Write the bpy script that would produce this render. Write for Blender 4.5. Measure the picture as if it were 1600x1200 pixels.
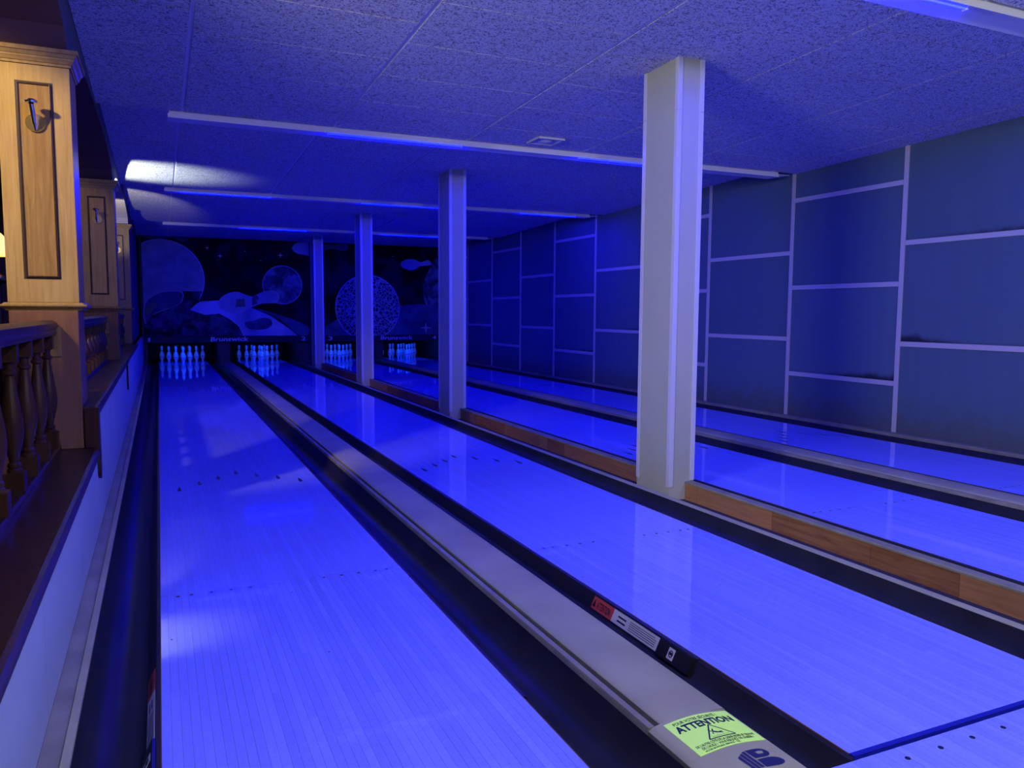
import bpy, math, random
from mathutils import Matrix, Vector
random.seed(7)
scene = bpy.context.scene
for o in list(bpy.data.objects):
    bpy.data.objects.remove(o)
C = scene.collection

# ------------------------------------------------------------------ camera
FPX = 1222.66
YAW, PITCH, ROLL = -0.4232, -0.0913, -0.0057
cam_d = bpy.data.cameras.new('camera')
cam = bpy.data.objects.new('camera', cam_d)
C.objects.link(cam)
cam_d.sensor_fit = 'HORIZONTAL'
cam_d.sensor_width = 36.0
cam_d.lens = 36.0 * FPX / 1600.0
cam_d.clip_start, cam_d.clip_end = 0.05, 100
Rz, Rx, Ry = Matrix.Rotation(YAW, 3, 'Z'), Matrix.Rotation(PITCH, 3, 'X'), Matrix.Rotation(ROLL, 3, 'Y')
R = Rz @ Rx @ Ry
r_, f_, u_ = R.col[0], R.col[1], R.col[2]
M = Matrix((r_, u_, -f_)).transposed().to_4x4()
M.translation = Vector((0.0309, -1.499, 1.2264))
cam.matrix_world = M
scene.camera = cam

# ------------------------------------------------------------------ world, lights, exposure
world = bpy.data.worlds.new('world')
scene.world = world
world.use_nodes = True
world.node_tree.nodes['Background'].inputs[0].default_value = (0.02, 0.03, 0.10, 1)
world.node_tree.nodes['Background'].inputs[1].default_value = 0.05
vs = scene.view_settings
vs.view_transform = 'Standard'
vs.look = 'None'
vs.exposure = 0.0
vs.gamma = 1.0
vs.use_curve_mapping = False
scene.cycles.use_light_tree = True
scene.cycles.max_bounces = 5
scene.cycles.diffuse_bounces = 3
scene.cycles.glossy_bounces = 3
scene.cycles.sample_clamp_indirect = 6.0

TUBE_STRENGTH = 390.0        # blue fluorescent tubes in the ceiling troughs

def lamp(name, kind, loc, power, color, size=0.1, aim=None, spot=None, blend=0.3, sy=None):
    d = bpy.data.lights.new(name, kind)
    d.energy = power
    d.color = color
    if kind in ('POINT', 'SPOT'):
        d.shadow_soft_size = size
    if kind == 'AREA':
        d.size = size
        if sy:
            d.shape = 'RECTANGLE'
            d.size_y = sy
    if kind == 'SPOT':
        d.spot_size = math.radians(spot)
        d.spot_blend = blend
    o = bpy.data.objects.new(name, d)
    C.objects.link(o)
    o.location = loc
    if aim is not None:
        o.rotation_euler = (Vector(aim) - Vector(loc)).to_track_quat('-Z', 'Y').to_euler()
    return o

WARM = (1.0, 0.77, 0.42)
NEUT = (1.0, 1.0, 0.85)
# unseen fill lamps added behind the camera to brighten the near end
lamp('fill_lamp', 'POINT', (1.0, -1.9, 2.6), 135, NEUT, 0.12)
lamp('fill_lamp', 'POINT', (4.4, -2.1, 2.6), 90, NEUT, 0.12)
# lamps of the bar behind the arches
lamp('bar_lamp', 'SPOT', (-1.9, 0.4, 2.25), 440, NEUT, 0.60, aim=(3.3, 2.2, 2.55), spot=74, blend=0.6)
lamp('bar_downlight', 'SPOT', (-1.75, 1.9, 2.88), 390, WARM, 0.06, aim=(-0.82, 3.3, 2.0), spot=42, blend=0.6)
lamp('bar_downlight', 'SPOT', (-1.75, 6.2, 2.88), 42, WARM, 0.06, aim=(-0.82, 7.75, 1.95), spot=40, blend=0.6)
lamp('bar_uplight', 'SPOT', (-0.95, 8.75, 2.02), 190, (0.90, 1.0, 0.92), 0.04, aim=(-0.24, 8.92, 2.90), spot=64, blend=0.65)
lamp('bar_uplight', 'SPOT', (-0.61, 10.3, 1.75), 65, (1.0, 0.95, 0.80), 0.03, aim=(-0.545, 11.6, 2.68), spot=58, blend=0.5)

# ------------------------------------------------------------------ helpers
WL = {}                       # world location of every parent

def wloc(o):
    return WL.get(o.name, Vector((0, 0, 0))) if o else Vector((0, 0, 0))

def tag(o, label=None, cat=None, group=None, kind=None):
    if label: o['label'] = label
    if cat: o['category'] = cat
    if group: o['group'] = group
    if kind: o['kind'] = kind
    return o

def empty(name, loc, label=None, cat=None, group=None, kind=None):
    o = bpy.data.objects.new(name, None)
    o.empty_display_size = 0.1
    C.objects.link(o)
    o.location = loc
    WL[o.name] = Vector(loc)
    return tag(o, label, cat, group, kind)

def link_mesh(name, me, parent=None, at=(0, 0, 0)):
    """link a mesh whose vertices are relative to the world point `at`"""
    o = bpy.data.objects.new(name, me)
    C.objects.link(o)
    at = Vector(at)
    if parent is not None:
        o.parent = parent
        o.location = at - wloc(parent)
    else:
        o.location = at
    WL[o.name] = at
    return o

class MB:
    def __init__(s):
        s.v, s.f = [], []
    def add(s, vs_, fs):
        n = len(s.v)
        s.v += [tuple(p) for p in vs_]
        s.f += [tuple(i + n for i in f) for f in fs]
        return s
    def box(s, x0, x1, y0, y1, z0, z1):
        v = [(x, y, z) for z in (z0, z1) for y in (y0, y1) for x in (x0, x1)]
        return s.add(v, [(0, 2, 3, 1), (4, 5, 7, 6), (0, 1, 5, 4), (2, 6, 7, 3), (0, 4, 6, 2), (1, 3, 7, 5)])
    def prism_y(s, prof, y0, y1):
        """closed profile of (x, z) swept along Y"""
        n = len(prof)
        v = [(x, y0, z) for x, z in prof] + [(x, y1, z) for x, z in prof]
        f = [(i, (i + 1) % n, (i + 1) % n + n, i + n) for i in range(n)]
        return s.add(v, f + [tuple(range(n - 1, -1, -1)), tuple(range(n, 2 * n))])
    def prism_x(s, prof, x0, x1):
        """closed profile of (y, z) swept along X"""
        n = len(prof)
        v = [(x0, y, z) for y, z in prof] + [(x1, y, z) for y, z in prof]
        f = [(i, (i + 1) % n, (i + 1) % n + n, i + n) for i in range(n)]
        return s.add(v, f + [tuple(range(n - 1, -1, -1)), tuple(range(n, 2 * n))])
    def prism_z(s, prof, z0, z1):
        n = len(prof)
        v = [(x, y, z0) for x, y in prof] + [(x, y, z1) for x, y in prof]
        f = [(i, (i + 1) % n, (i + 1) % n + n, i + n) for i in range(n)]
        return s.add(v, f + [tuple(range(n - 1, -1, -1)), tuple(range(n, 2 * n))])
    def flat_y(s, prof, y0, y1):
        """outline of (x, z), thin in Y"""
        n = len(prof)
        v = [(x, y0, z) for x, z in prof] + [(x, y1, z) for x, z in prof]
        f = [(i, (i + 1) % n, (i + 1) % n + n, i + n) for i in range(n)]
        return s.add(v, f + [tuple(range(n - 1, -1, -1)), tuple(range(n, 2 * n))])
    def lathe(s, prof, c=(0, 0, 0), seg=16):
        """profile of (radius, z) turned about Z"""
        v, f = [], []
        for r, z in prof:
            for k in range(seg):
                a = 2 * math.pi * k / seg
                v.append((c[0] + r * math.cos(a), c[1] + r * math.sin(a), c[2] + z))
        m = len(prof)
        for i in range(m - 1):
            for k in range(seg):
                f.append((i * seg + k, i * seg + (k + 1) % seg, (i + 1) * seg + (k + 1) % seg, (i + 1) * seg + k))
        f.append(tuple(range(seg - 1, -1, -1)))
        f.append(tuple((m - 1) * seg + k for k in range(seg)))
        return s.add(v, f)
    def tube(s, p0, p1, r, r1=None, seg=12):
        p0, p1 = Vector(p0), Vector(p1)
        d = (p1 - p0).normalized()
        a = d.orthogonal().normalized()
        b = d.cross(a)
        r1 = r if r1 is None else r1
        v = []
        for p, rr in ((p0, r), (p1, r1)):
            for k in range(seg):
                t = 2 * math.pi * k / seg
                v.append(p + rr * (a * math.cos(t) + b * math.sin(t)))
        f = [(k, (k + 1) % seg, (k + 1) % seg + seg, k + seg) for k in range(seg)]
        return s.add(v, f + [tuple(range(seg - 1, -1, -1)), tuple(range(seg, 2 * seg))])
    def mesh(s, name, mat, smooth=False, at=(0, 0, 0)):
        me = bpy.data.meshes.new(name)
        at = Vector(at)
        me.from_pydata([tuple(Vector(p) - at) for p in s.v], [], s.f)
        me.materials.append(mat)
        me.validate()
        import bmesh
        bm = bmesh.new()
        bm.from_mesh(me)
        bmesh.ops.recalc_face_normals(bm, faces=bm.faces)
        bm.to_mesh(me)
        bm.free()
        if smooth:
            for p in me.polygons:
                p.use_smooth = True
            try:
                me.set_sharp_from_angle(angle=math.radians(38))
            except Exception:
                pass
        return me
    def centre(s):
        xs, ys, zs = zip(*s.v)
        return Vector(((min(xs) + max(xs)) / 2, (min(ys) + max(ys)) / 2, min(zs)))
    def build(s, name, mat, parent=None, smooth=False, bevel=0.0, seg=2):
        at = s.centre()
        o = link_mesh(name, s.mesh(name, mat, smooth, at), parent, at)
        if bevel:
            m = o.modifiers.new('bevel', 'BEVEL')
            m.width, m.segments, m.limit_method = bevel, seg, 'ANGLE'
            m.angle_limit = math.radians(40)
        return o

def text_mesh(txt, size, mat, name='lettering', bold=0.0, shear=0.0, width=None, align='LEFT', depth=0.0006):
    cu = bpy.data.curves.new(name, 'FONT')
    cu.body = txt
    cu.size = size
    cu.offset = bold
    cu.shear = shear
    cu.align_x = align
    cu.extrude = depth
    cu.resolution_u = 2
    ob = bpy.data.objects.new(name, cu)
    C.objects.link(ob)
    dg = bpy.context.evaluated_depsgraph_get()
    me = bpy.data.meshes.new_from_object(ob.evaluated_get(dg))
    bpy.data.objects.remove(ob)
    xs = [v.co.x for v in me.vertices]
    if width and xs:
        k = width / (max(xs) - min(xs))
        x0 = min(xs)
        for v in me.vertices:
            v.co.x = (v.co.x - x0) * k
    me.materials.clear()
    me.materials.append(mat)
    return me

# ------------------------------------------------------------------ materials
def new_mat(name):
    m = bpy.data.materials.new(name)
    m.use_nodes = True
    return m, m.node_tree.nodes, m.node_tree.links, m.node_tree.nodes['Principled BSDF']

def rgba(c):
    return (c[0], c[1], c[2], 1.0)

def plain(name, col, rough=0.5, metal=0.0, spec=0.5, noise=0.0, nscale=8.0, bump=0.0, bscale=60.0, coat=0.0):
    m, N, L, b = new_mat(name)
    b.inputs['Roughness'].default_value = rough
    b.inputs['Metallic'].default_value = metal
    b.inputs['Specular IOR Level'].default_value = spec
    b.inputs['Coat Weight'].default_value = coat
    b.inputs['Coat Roughness'].default_value = 0.15
    geo = N.new('ShaderNodeNewGeometry')
    nz = N.new('ShaderNodeTexNoise')
    nz.inputs['Scale'].default_value = nscale
    nz.inputs['Detail'].default_value = 4
    L.new(geo.outputs['Position'], nz.inputs['Vector'])
    cr = N.new('ShaderNodeValToRGB')
    k0, k1 = 1 - noise, 1 + noise
    cr.color_ramp.elements[0].position, cr.color_ramp.elements[1].position = 0.3, 0.7
    cr.color_ramp.elements[0].color = rgba([min(1, c * k0) for c in col])
    cr.color_ramp.elements[1].color = rgba([min(1, c * k1) for c in col])
    L.new(nz.outputs['Fac'], cr.inputs['Fac'])
    L.new(cr.outputs['Color'], b.inputs['Base Color'])
    if bump:
        n2 = N.new('ShaderNodeTexNoise')
        n2.inputs['Scale'].default_value = bscale
        L.new(geo.outputs['Position'], n2.inputs['Vector'])
        bp = N.new('ShaderNodeBump')
        bp.inputs['Strength'].default_value = bump
        bp.inputs['Distance'].default_value = 0.01
        L.new(n2.outputs['Fac'], bp.inputs['Height'])
        L.new(bp.outputs['Normal'], b.inputs['Normal'])
    return m

def math_node(N, L, op, a, b=None, c=None):
    n = N.new('ShaderNodeMath')
    n.operation = op
    for i, x in enumerate((a, b, c)):
        if x is None:
            continue
        if isinstance(x, (int, float)):
            n.inputs[i].default_value = x
        else:
            L.new(x, n.inputs[i])
    return n.outputs[0]

B = 1.0541 / 39

def lane_mat(name, joints, base=(0.24, 0.285, 0.95), amp=0.18):  # blue base colour stands in for the lacquer's glow under blacklight
    """blue-tinted lacquered boards running along Y; `joints` draws the far joints"""
    m, N, L, b = new_mat(name)
    geo = N.new('ShaderNodeNewGeometry')
    sp = N.new('ShaderNodeSeparateXYZ')
    L.new(geo.outputs['Position'], sp.inputs[0])
    u = math_node(N, L, 'DIVIDE', sp.outputs['X'], B)
    idx = math_node(N, L, 'FLOOR', u)
    yb = math_node(N, L, 'MULTIPLY', sp.outputs['Y'], 0.55)
    yo = math_node(N, L, 'ADD', yb, math_node(N, L, 'MULTIPLY', idx, 0.37))
    yi = math_node(N, L, 'FLOOR', yo)
    cx = N.new('ShaderNodeCombineXYZ')
    L.new(idx, cx.inputs[0]); L.new(yi, cx.inputs[1])
    wn = N.new('ShaderNodeTexWhiteNoise')
    wn.noise_dimensions = '2D'
    L.new(cx.outputs[0], wn.inputs['Vector'])
    # grain: fine cross flecks and long streaks
    mp = N.new('ShaderNodeMapping')
    mp.inputs['Scale'].default_value = (170, 5, 1)
    L.new(geo.outputs['Position'], mp.inputs['Vector'])
    n1 = N.new('ShaderNodeTexNoise')
    n1.inputs['Scale'].default_value = 1.0
    n1.inputs['Detail'].default_value = 5
    L.new(mp.outputs[0], n1.inputs['Vector'])
    mp2 = N.new('ShaderNodeMapping')
    mp2.inputs['Scale'].default_value = (60, 110, 1)
    L.new(geo.outputs['Position'], mp2.inputs['Vector'])
    n2 = N.new('ShaderNodeTexNoise')
    n2.inputs['Scale'].default_value = 1.0
    n2.inputs['Detail'].default_value = 3
    n2.inputs['Distortion'].default_value = 1.2
    L.new(mp2.outputs[0], n2.inputs['Vector'])
    n3 = N.new('ShaderNodeTexNoise')
    n3.inputs['Scale'].default_value = 0.9
    n3.inputs['Detail'].default_value = 3
    L.new(geo.outputs['Position'], n3.inputs['Vector'])
    v = math_node(N, L, 'MULTIPLY_ADD', wn.outputs['Value'], amp, 0.83 - amp / 2)
    v = math_node(N, L, 'MULTIPLY_ADD', n1.outputs['Fac'], 0.18, v)
    v = math_node(N, L, 'MULTIPLY_ADD', n2.outputs['Fac'], 0.30, v)
    v = math_node(N, L, 'MULTIPLY_ADD', n3.outputs['Fac'], 0.25, v)
    v = math_node(N, L, 'SUBTRACT', v, 0.20)
    if joints:
        fr = math_node(N, L, 'FRACT', u)
        d = math_node(N, L, 'ABSOLUTE', math_node(N, L, 'SUBTRACT', fr, 0.5))
        g = math_node(N, L, 'GREATER_THAN', d, 0.475)
        v = math_node(N, L, 'MULTIPLY', v, math_node(N, L, 'MULTIPLY_ADD', g, -0.2, 1.0))
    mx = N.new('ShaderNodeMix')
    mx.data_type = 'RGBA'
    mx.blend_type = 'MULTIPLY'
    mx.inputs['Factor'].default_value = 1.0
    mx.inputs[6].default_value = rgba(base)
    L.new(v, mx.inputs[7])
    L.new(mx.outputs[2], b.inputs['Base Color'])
    b.inputs['Roughness'].default_value = 0.5
    b.inputs['Specular IOR Level'].default_value = 0.0
    b.inputs['Coat Weight'].default_value = 1.0
    b.inputs['Coat Roughness'].default_value = 0.045
    b.inputs['Coat IOR'].default_value = 1.45
    bp = N.new('ShaderNodeBump')
    bp.inputs['Strength'].default_value = 0.02
    bp.inputs['Distance'].default_value = 0.004
    L.new(n3.outputs['Fac'], bp.inputs['Height'])
    L.new(bp.outputs['Normal'], b.inputs['Coat Normal'])
    return m

def wood_mat(name, c0, c1, scale=(18, 18, 1.2), rough=0.32, coat=0.4):
    m, N, L, b = new_mat(name)
    geo = N.new('ShaderNodeNewGeometry')
    oi = N.new('ShaderNodeObjectInfo')
    mp = N.new('ShaderNodeMapping')
    mp.inputs['Scale'].default_value = scale
    L.new(geo.outputs['Position'], mp.inputs['Vector'])
    nz = N.new('ShaderNodeTexNoise')
    nz.inputs['Scale'].default_value = 2.5
    nz.inputs['Detail'].default_value = 7
    nz.inputs['Distortion'].default_value = 1.0
    L.new(mp.outputs[0], nz.inputs['Vector'])
    f = math_node(N, L, 'MULTIPLY_ADD', oi.outputs['Random'], 0.5, math_node(N, L, 'SUBTRACT', nz.outputs['Fac'], 0.25))
    cr = N.new('ShaderNodeValToRGB')
    cr.color_ramp.elements[0].position, cr.color_ramp.elements[1].position = 0.15, 0.85
    cr.color_ramp.elements[0].color, cr.color_ramp.elements[1].color = rgba(c0), rgba(c1)
    L.new(f, cr.inputs['Fac'])
    L.new(cr.outputs['Color'], b.inputs['Base Color'])
    b.inputs['Roughness'].default_value = rough
    b.inputs['Coat Weight'].default_value = coat
    b.inputs['Coat Roughness'].default_value = 0.3
    b.inputs['Specular IOR Level'].default_value = 0.18
    return m

def ceiling_mat():
    m, N, L, b = new_mat('ceiling_tile_mineral')
    geo = N.new('ShaderNodeNewGeometry')
    n1 = N.new('ShaderNodeTexNoise')
    n1.inputs['Scale'].default_value = 52
    n1.inputs['Detail'].default_value = 3
    n1.inputs['Distortion'].default_value = 1.6
    L.new(geo.outputs['Position'], n1.inputs['Vector'])
    cr = N.new('ShaderNodeValToRGB')
    cr.color_ramp.elements[0].position, cr.color_ramp.elements[1].position = 0.40, 0.50
    cr.color_ramp.elements[0].color = (0.24, 0.24, 0.26, 1)
    cr.color_ramp.elements[1].color = (0.72, 0.71, 0.72, 1)
    L.new(n1.outputs['Fac'], cr.inputs['Fac'])
    L.new(cr.outputs['Color'], b.inputs['Base Color'])
    bp = N.new('ShaderNodeBump')
    bp.inputs['Strength'].default_value = 0.5
    bp.inputs['Distance'].default_value = 0.004
    L.new(n1.outputs['Fac'], bp.inputs['Height'])
    L.new(bp.outputs['Normal'], b.inputs['Normal'])
    b.inputs['Roughness'].default_value = 0.95
    b.inputs['Specular IOR Level'].default_value = 0.1
    return m

def panel_mat(name, col, stain=None):
    """grey-blue wall board; stain = (y0, y1, z0, reach) soot above a batten, in metres"""
    m, N, L, b = new_mat(name)
    geo = N.new('ShaderNodeNewGeometry')
    sp = N.new('ShaderNodeSeparateXYZ')
    L.new(geo.outputs['Position'], sp.inputs[0])
    oi = N.new('ShaderNodeObjectInfo')
    mp = N.new('ShaderNodeMapping')
    mp.inputs['Scale'].default_value = (1, 5, 0.7)
    L.new(geo.outputs['Position'], mp.inputs['Vector'])
    n1 = N.new('ShaderNodeTexNoise')
    n1.inputs['Scale'].default_value = 1.6
    n1.inputs['Detail'].default_value = 5
    L.new(mp.outputs[0], n1.inputs['Vector'])
    v = math_node(N, L, 'MULTIPLY_ADD', n1.outputs['Fac'], 0.16, 0.84)
    v = math_node(N, L, 'MULTIPLY_ADD', oi.outputs['Random'], 0.16, v)
    mx = N.new('ShaderNodeMix')
    mx.data_type = 'RGBA'; mx.blend_type = 'MULTIPLY'
    mx.inputs['Factor'].default_value = 1.0
    mx.inputs[6].default_value = rgba(col)
    L.new(v, mx.inputs[7])
    out = mx.outputs[2]
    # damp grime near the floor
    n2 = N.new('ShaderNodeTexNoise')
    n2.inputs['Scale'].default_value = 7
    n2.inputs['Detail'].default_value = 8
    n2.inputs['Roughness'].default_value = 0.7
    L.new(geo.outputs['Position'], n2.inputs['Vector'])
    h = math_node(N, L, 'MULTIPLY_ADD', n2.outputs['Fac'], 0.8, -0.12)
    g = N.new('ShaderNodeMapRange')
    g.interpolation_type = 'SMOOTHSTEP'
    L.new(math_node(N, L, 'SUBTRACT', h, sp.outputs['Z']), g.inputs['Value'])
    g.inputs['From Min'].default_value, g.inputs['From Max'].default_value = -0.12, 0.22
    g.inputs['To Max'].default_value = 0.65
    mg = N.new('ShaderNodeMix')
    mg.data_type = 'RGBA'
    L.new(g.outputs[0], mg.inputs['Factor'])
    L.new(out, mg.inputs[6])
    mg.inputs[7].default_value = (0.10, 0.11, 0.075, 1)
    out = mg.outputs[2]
    if stain:
        y0, y1, z0, reach = stain
        n4 = N.new('ShaderNodeTexNoise')
        n4.inputs['Scale'].default_value = 6
        n4.inputs['Detail'].default_value = 5
        n4.inputs['Roughness'].default_value = 0.6
        L.new(geo.outputs['Position'], n4.inputs['Vector'])
        yn = N.new('ShaderNodeMapRange')
        L.new(sp.outputs['Y'], yn.inputs['Value'])
        yn.inputs['From Min'].default_value, yn.inputs['From Max'].default_value = y0, y1
        yn.inputs['To Min'].default_value, yn.inputs['To Max'].default_value = 1.0, 0.12
        hh = math_node(N, L, 'MULTIPLY', yn.outputs[0], math_node(N, L, 'MULTIPLY', n4.outputs['Fac'], reach * 2))
        dz = math_node(N, L, 'SUBTRACT', math_node(N, L, 'ADD', hh, z0), sp.outputs['Z'])
        sm = N.new('ShaderNodeMapRange')
        sm.interpolation_type = 'SMOOTHSTEP'
        L.new(dz, sm.inputs['Value'])
        sm.inputs['From Min'].default_value, sm.inputs['From Max'].default_value = -0.03, 0.045
        sm.inputs['To Max'].default_value = 0.93
        ms = N.new('ShaderNodeMix')
        ms.data_type = 'RGBA'
        L.new(sm.outputs[0], ms.inputs['Factor'])
        L.new(out, ms.inputs[6])
        ms.inputs[7].default_value = (0.02, 0.018, 0.016, 1)
        out = ms.outputs[2]
    L.new(out, b.inputs['Base Color'])
    b.inputs['Roughness'].default_value = 0.7
    b.inputs['Specular IOR Level'].default_value = 0.2
    return m

def print_mat(name, c0, c1, scale=4.0, detail=6, lo=0.35, hi=0.65, rough=0.35, vor=False):
    m, N, L, b = new_mat(name)
    geo = N.new('ShaderNodeNewGeometry')
    if vor:
        t = N.new('ShaderNodeTexVoronoi')
        t.feature = 'DISTANCE_TO_EDGE'
        t.inputs['Scale'].default_value = scale
        o = t.outputs['Distance']
    else:
        t = N.new('ShaderNodeTexNoise')
        t.inputs['Scale'].default_value = scale
        t.inputs['Detail'].default_value = detail
        t.inputs['Distortion'].default_value = 0.6
        o = t.outputs['Fac']
    L.new(geo.outputs['Position'], t.inputs['Vector'])
    cr = N.new('ShaderNodeValToRGB')
    cr.color_ramp.elements[0].position, cr.color_ramp.elements[1].position = lo, hi
    cr.color_ramp.elements[0].color, cr.color_ramp.elements[1].color = rgba(c0), rgba(c1)
    L.new(o, cr.inputs['Fac'])
    L.new(cr.outputs['Color'], b.inputs['Base Color'])
    b.inputs['Roughness'].default_value = 0.6
    b.inputs['Specular IOR Level'].default_value = 0.05
    return m

def glow(name, col, strength, base=(0.5, 0.5, 0.5)):
    m, N, L, b = new_mat(name)
    b.inputs['Base Color'].default_value = rgba(base)
    b.inputs['Emission Color'].default_value = rgba(col)
    b.inputs['Emission Strength'].default_value = strength
    return m

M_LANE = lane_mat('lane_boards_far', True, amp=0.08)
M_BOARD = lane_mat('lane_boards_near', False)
M_JOINT = plain('joint_dark', (0.05, 0.045, 0.04), 0.8)
M_GUTTER = plain('gutter_navy_plastic', (0.020, 0.020, 0.030), 0.33, noise=0.2, nscale=5, spec=0.06)
M_RAIL = plain('rail_black', (0.012, 0.012, 0.018), 0.4)
M_EDGEWOOD = plain('edge_brown', (0.16, 0.075, 0.03), 0.5)
M_CAP = plain('cap_grey_plastic', (0.35, 0.34, 0.19), 0.5, spec=0.2, noise=0.12, nscale=3)
M_CAPDIM = plain('cap_edge_grey', (0.24, 0.225, 0.15), 0.45, spec=0.2, noise=0.2, nscale=6)
M_TROUGH = plain('trough_dark', (0.03, 0.028, 0.04), 0.7)
M_PILLAR = plain('pillar_painted', (0.45, 0.45, 0.32), 0.6, spec=0.25, noise=0.06, nscale=1.5)
M_TRIM = plain('pillar_corner_plastic', (0.60, 0.59, 0.60), 0.22)
M_CEIL = ceiling_mat()
M_TBAR = plain('ceiling_bar', (0.74, 0.73, 0.75), 0.5)
M_SHADOWGAP = plain('dark_gap', (0.02, 0.02, 0.03), 0.8)
M_FIXTURE = plain('fixture_enamel', (0.75, 0.74, 0.75), 0.35)
M_TUBE = glow('tube_blue', (0.0, 0.0001, 1.0), TUBE_STRENGTH)
M_BATTEN = plain('batten_pale', (0.55, 0.52, 0.42), 0.5)
M_PANEL = panel_mat('wall_board', (0.095, 0.15, 0.16))
M_WHITEWALL = plain('low_wall_paint', (0.42, 0.48, 0.46), 0.6, noise=0.06, nscale=2.0)
M_LEFTWALL = plain('side_wall_paint', (0.09, 0.10, 0.11), 0.8, spec=0.1, noise=0.08)
M_WOOD = wood_mat('varnished_wood', (0.19, 0.108, 0.028), (0.36, 0.245, 0.075), coat=0.04)
M_WOODDK = wood_mat('dark_varnished_wood', (0.030, 0.012, 0.006), (0.060, 0.026, 0.012), coat=0.1)
M_WOODRED = wood_mat('reddish_shaded_varnished_wood', (0.12, 0.055, 0.022), (0.21, 0.105, 0.045), coat=0.04)  # redder wood, its tone also darkened for weaker light low on the shaft
M_GROOVE = plain('wood_groove', (0.018, 0.008, 0.004), 0.6)
M_SKIRT = wood_mat('divider_wood', (0.20, 0.080, 0.03), (0.42, 0.20, 0.085), scale=(12, 1.4, 20), rough=0.45, coat=0.2)
M_BRASS = plain('brass', (0.80, 0.58, 0.22), 0.22, metal=1.0)
M_CHROME = plain('chrome', (0.75, 0.75, 0.78), 0.18, metal=1.0)
M_PIN = plain('pin_plastic', (0.80, 0.80, 0.80), 0.2)
M_PINBAND = plain('pin_band', (0.25, 0.05, 0.06), 0.3)
M_BLACK = plain('black', (0.004, 0.004, 0.005), 0.6)
M_PIT = plain('pit_black', (0.006, 0.006, 0.008), 0.9)
M_KICK = plain('kickback_board', (0.028, 0.024, 0.024), 0.6, noise=0.3, nscale=3)
M_INK = plain('print_ink', (0.006, 0.008, 0.02), 0.5)
M_NAVY = plain('navy_print', (0.016, 0.018, 0.05), 0.5)
M_FOUL = plain('foul_line_dark', (0.004, 0.010, 0.30), 0.5)
M_RED = plain('label_red', (0.55, 0.06, 0.05), 0.5)
M_LABEL = plain('label_white', (0.62, 0.60, 0.56), 0.5)
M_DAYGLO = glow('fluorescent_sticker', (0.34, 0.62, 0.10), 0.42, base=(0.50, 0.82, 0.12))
M_BARWALL = plain('bar_wall', (0.10, 0.045, 0.03), 0.8, noise=0.2)
M_BARFLOOR = plain('bar_floor', (0.05, 0.025, 0.018), 0.6)
M_SOFFIT_SHADED = plain('arch_soffit', (0.11, 0.06, 0.05), 0.8, spec=0.1)  # shaded soffit copy, lack of light put into the darker colour
M_SOFFIT_LIT = plain('arch_soffit_lit', (0.60, 0.55, 0.46), 0.8, spec=0.1)  # lit copy of the soffit, lamplight put into the paler colour
M_LAMP = glow('lamp_glow', (1.0, 0.42, 0.08), 2.4)

# ------------------------------------------------------------------ key dimensions
L1, L2, L3, L4 = 0.0, 1.7584, 3.63, 5.388
LW = 1.0541
FOUL, SEAM, LEND = 0.0, 2.10, 19.25
WALLX = 6.82            # right wall face
LEFTX = -0.30           # low wall face
PILY = (2.93, 7.43, 11.95, 16.4)
PX0, PX1 = 3.225, 3.43
PDEP = 0.40
BACKY = 20.2

# ------------------------------------------------------------------ floor, approach
mb = MB().box(LEFTX - 0.05, WALLX + 0.2, FOUL + 0.002, BACKY, -0.22, -0.125)
tag(mb.build('floor', M_TROUGH), kind='structure')
apr = MB().box(-6.0, 9.0, -8.0, FOUL - 0.002, -0.2, -0.022).build('floor_approach', M_JOINT)
tag(apr, kind='structure')
# boards of the approach: one by one where the photograph shows them, whole strips elsewhere
mbw = MB().box(-6.0, 1.30, -8.0, FOUL - 0.003, -0.0215, -0.0004)
mbw.box(3.68, 9.0, -8.0, FOUL - 0.003, -0.0215, -0.0004)
mbw.box(1.30, 3.68, -8.0, -0.9, -0.0215, -0.0004)
mbw.build('approach_surface', M_LANE, apr)
brd = MB().box(-B / 2 + 0.0003, B / 2 - 0.0003, -0.44, 0.44, -0.011, 0.011).mesh('board', M_BOARD)
nb = int((3.68 - 1.30) / B)
for k in range(nb):
    link_mesh('board', brd, apr, (1.30 + B / 2 + k * B, -0.455, -0.0112 + random.uniform(-0.0002, 0.0002)))

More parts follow.
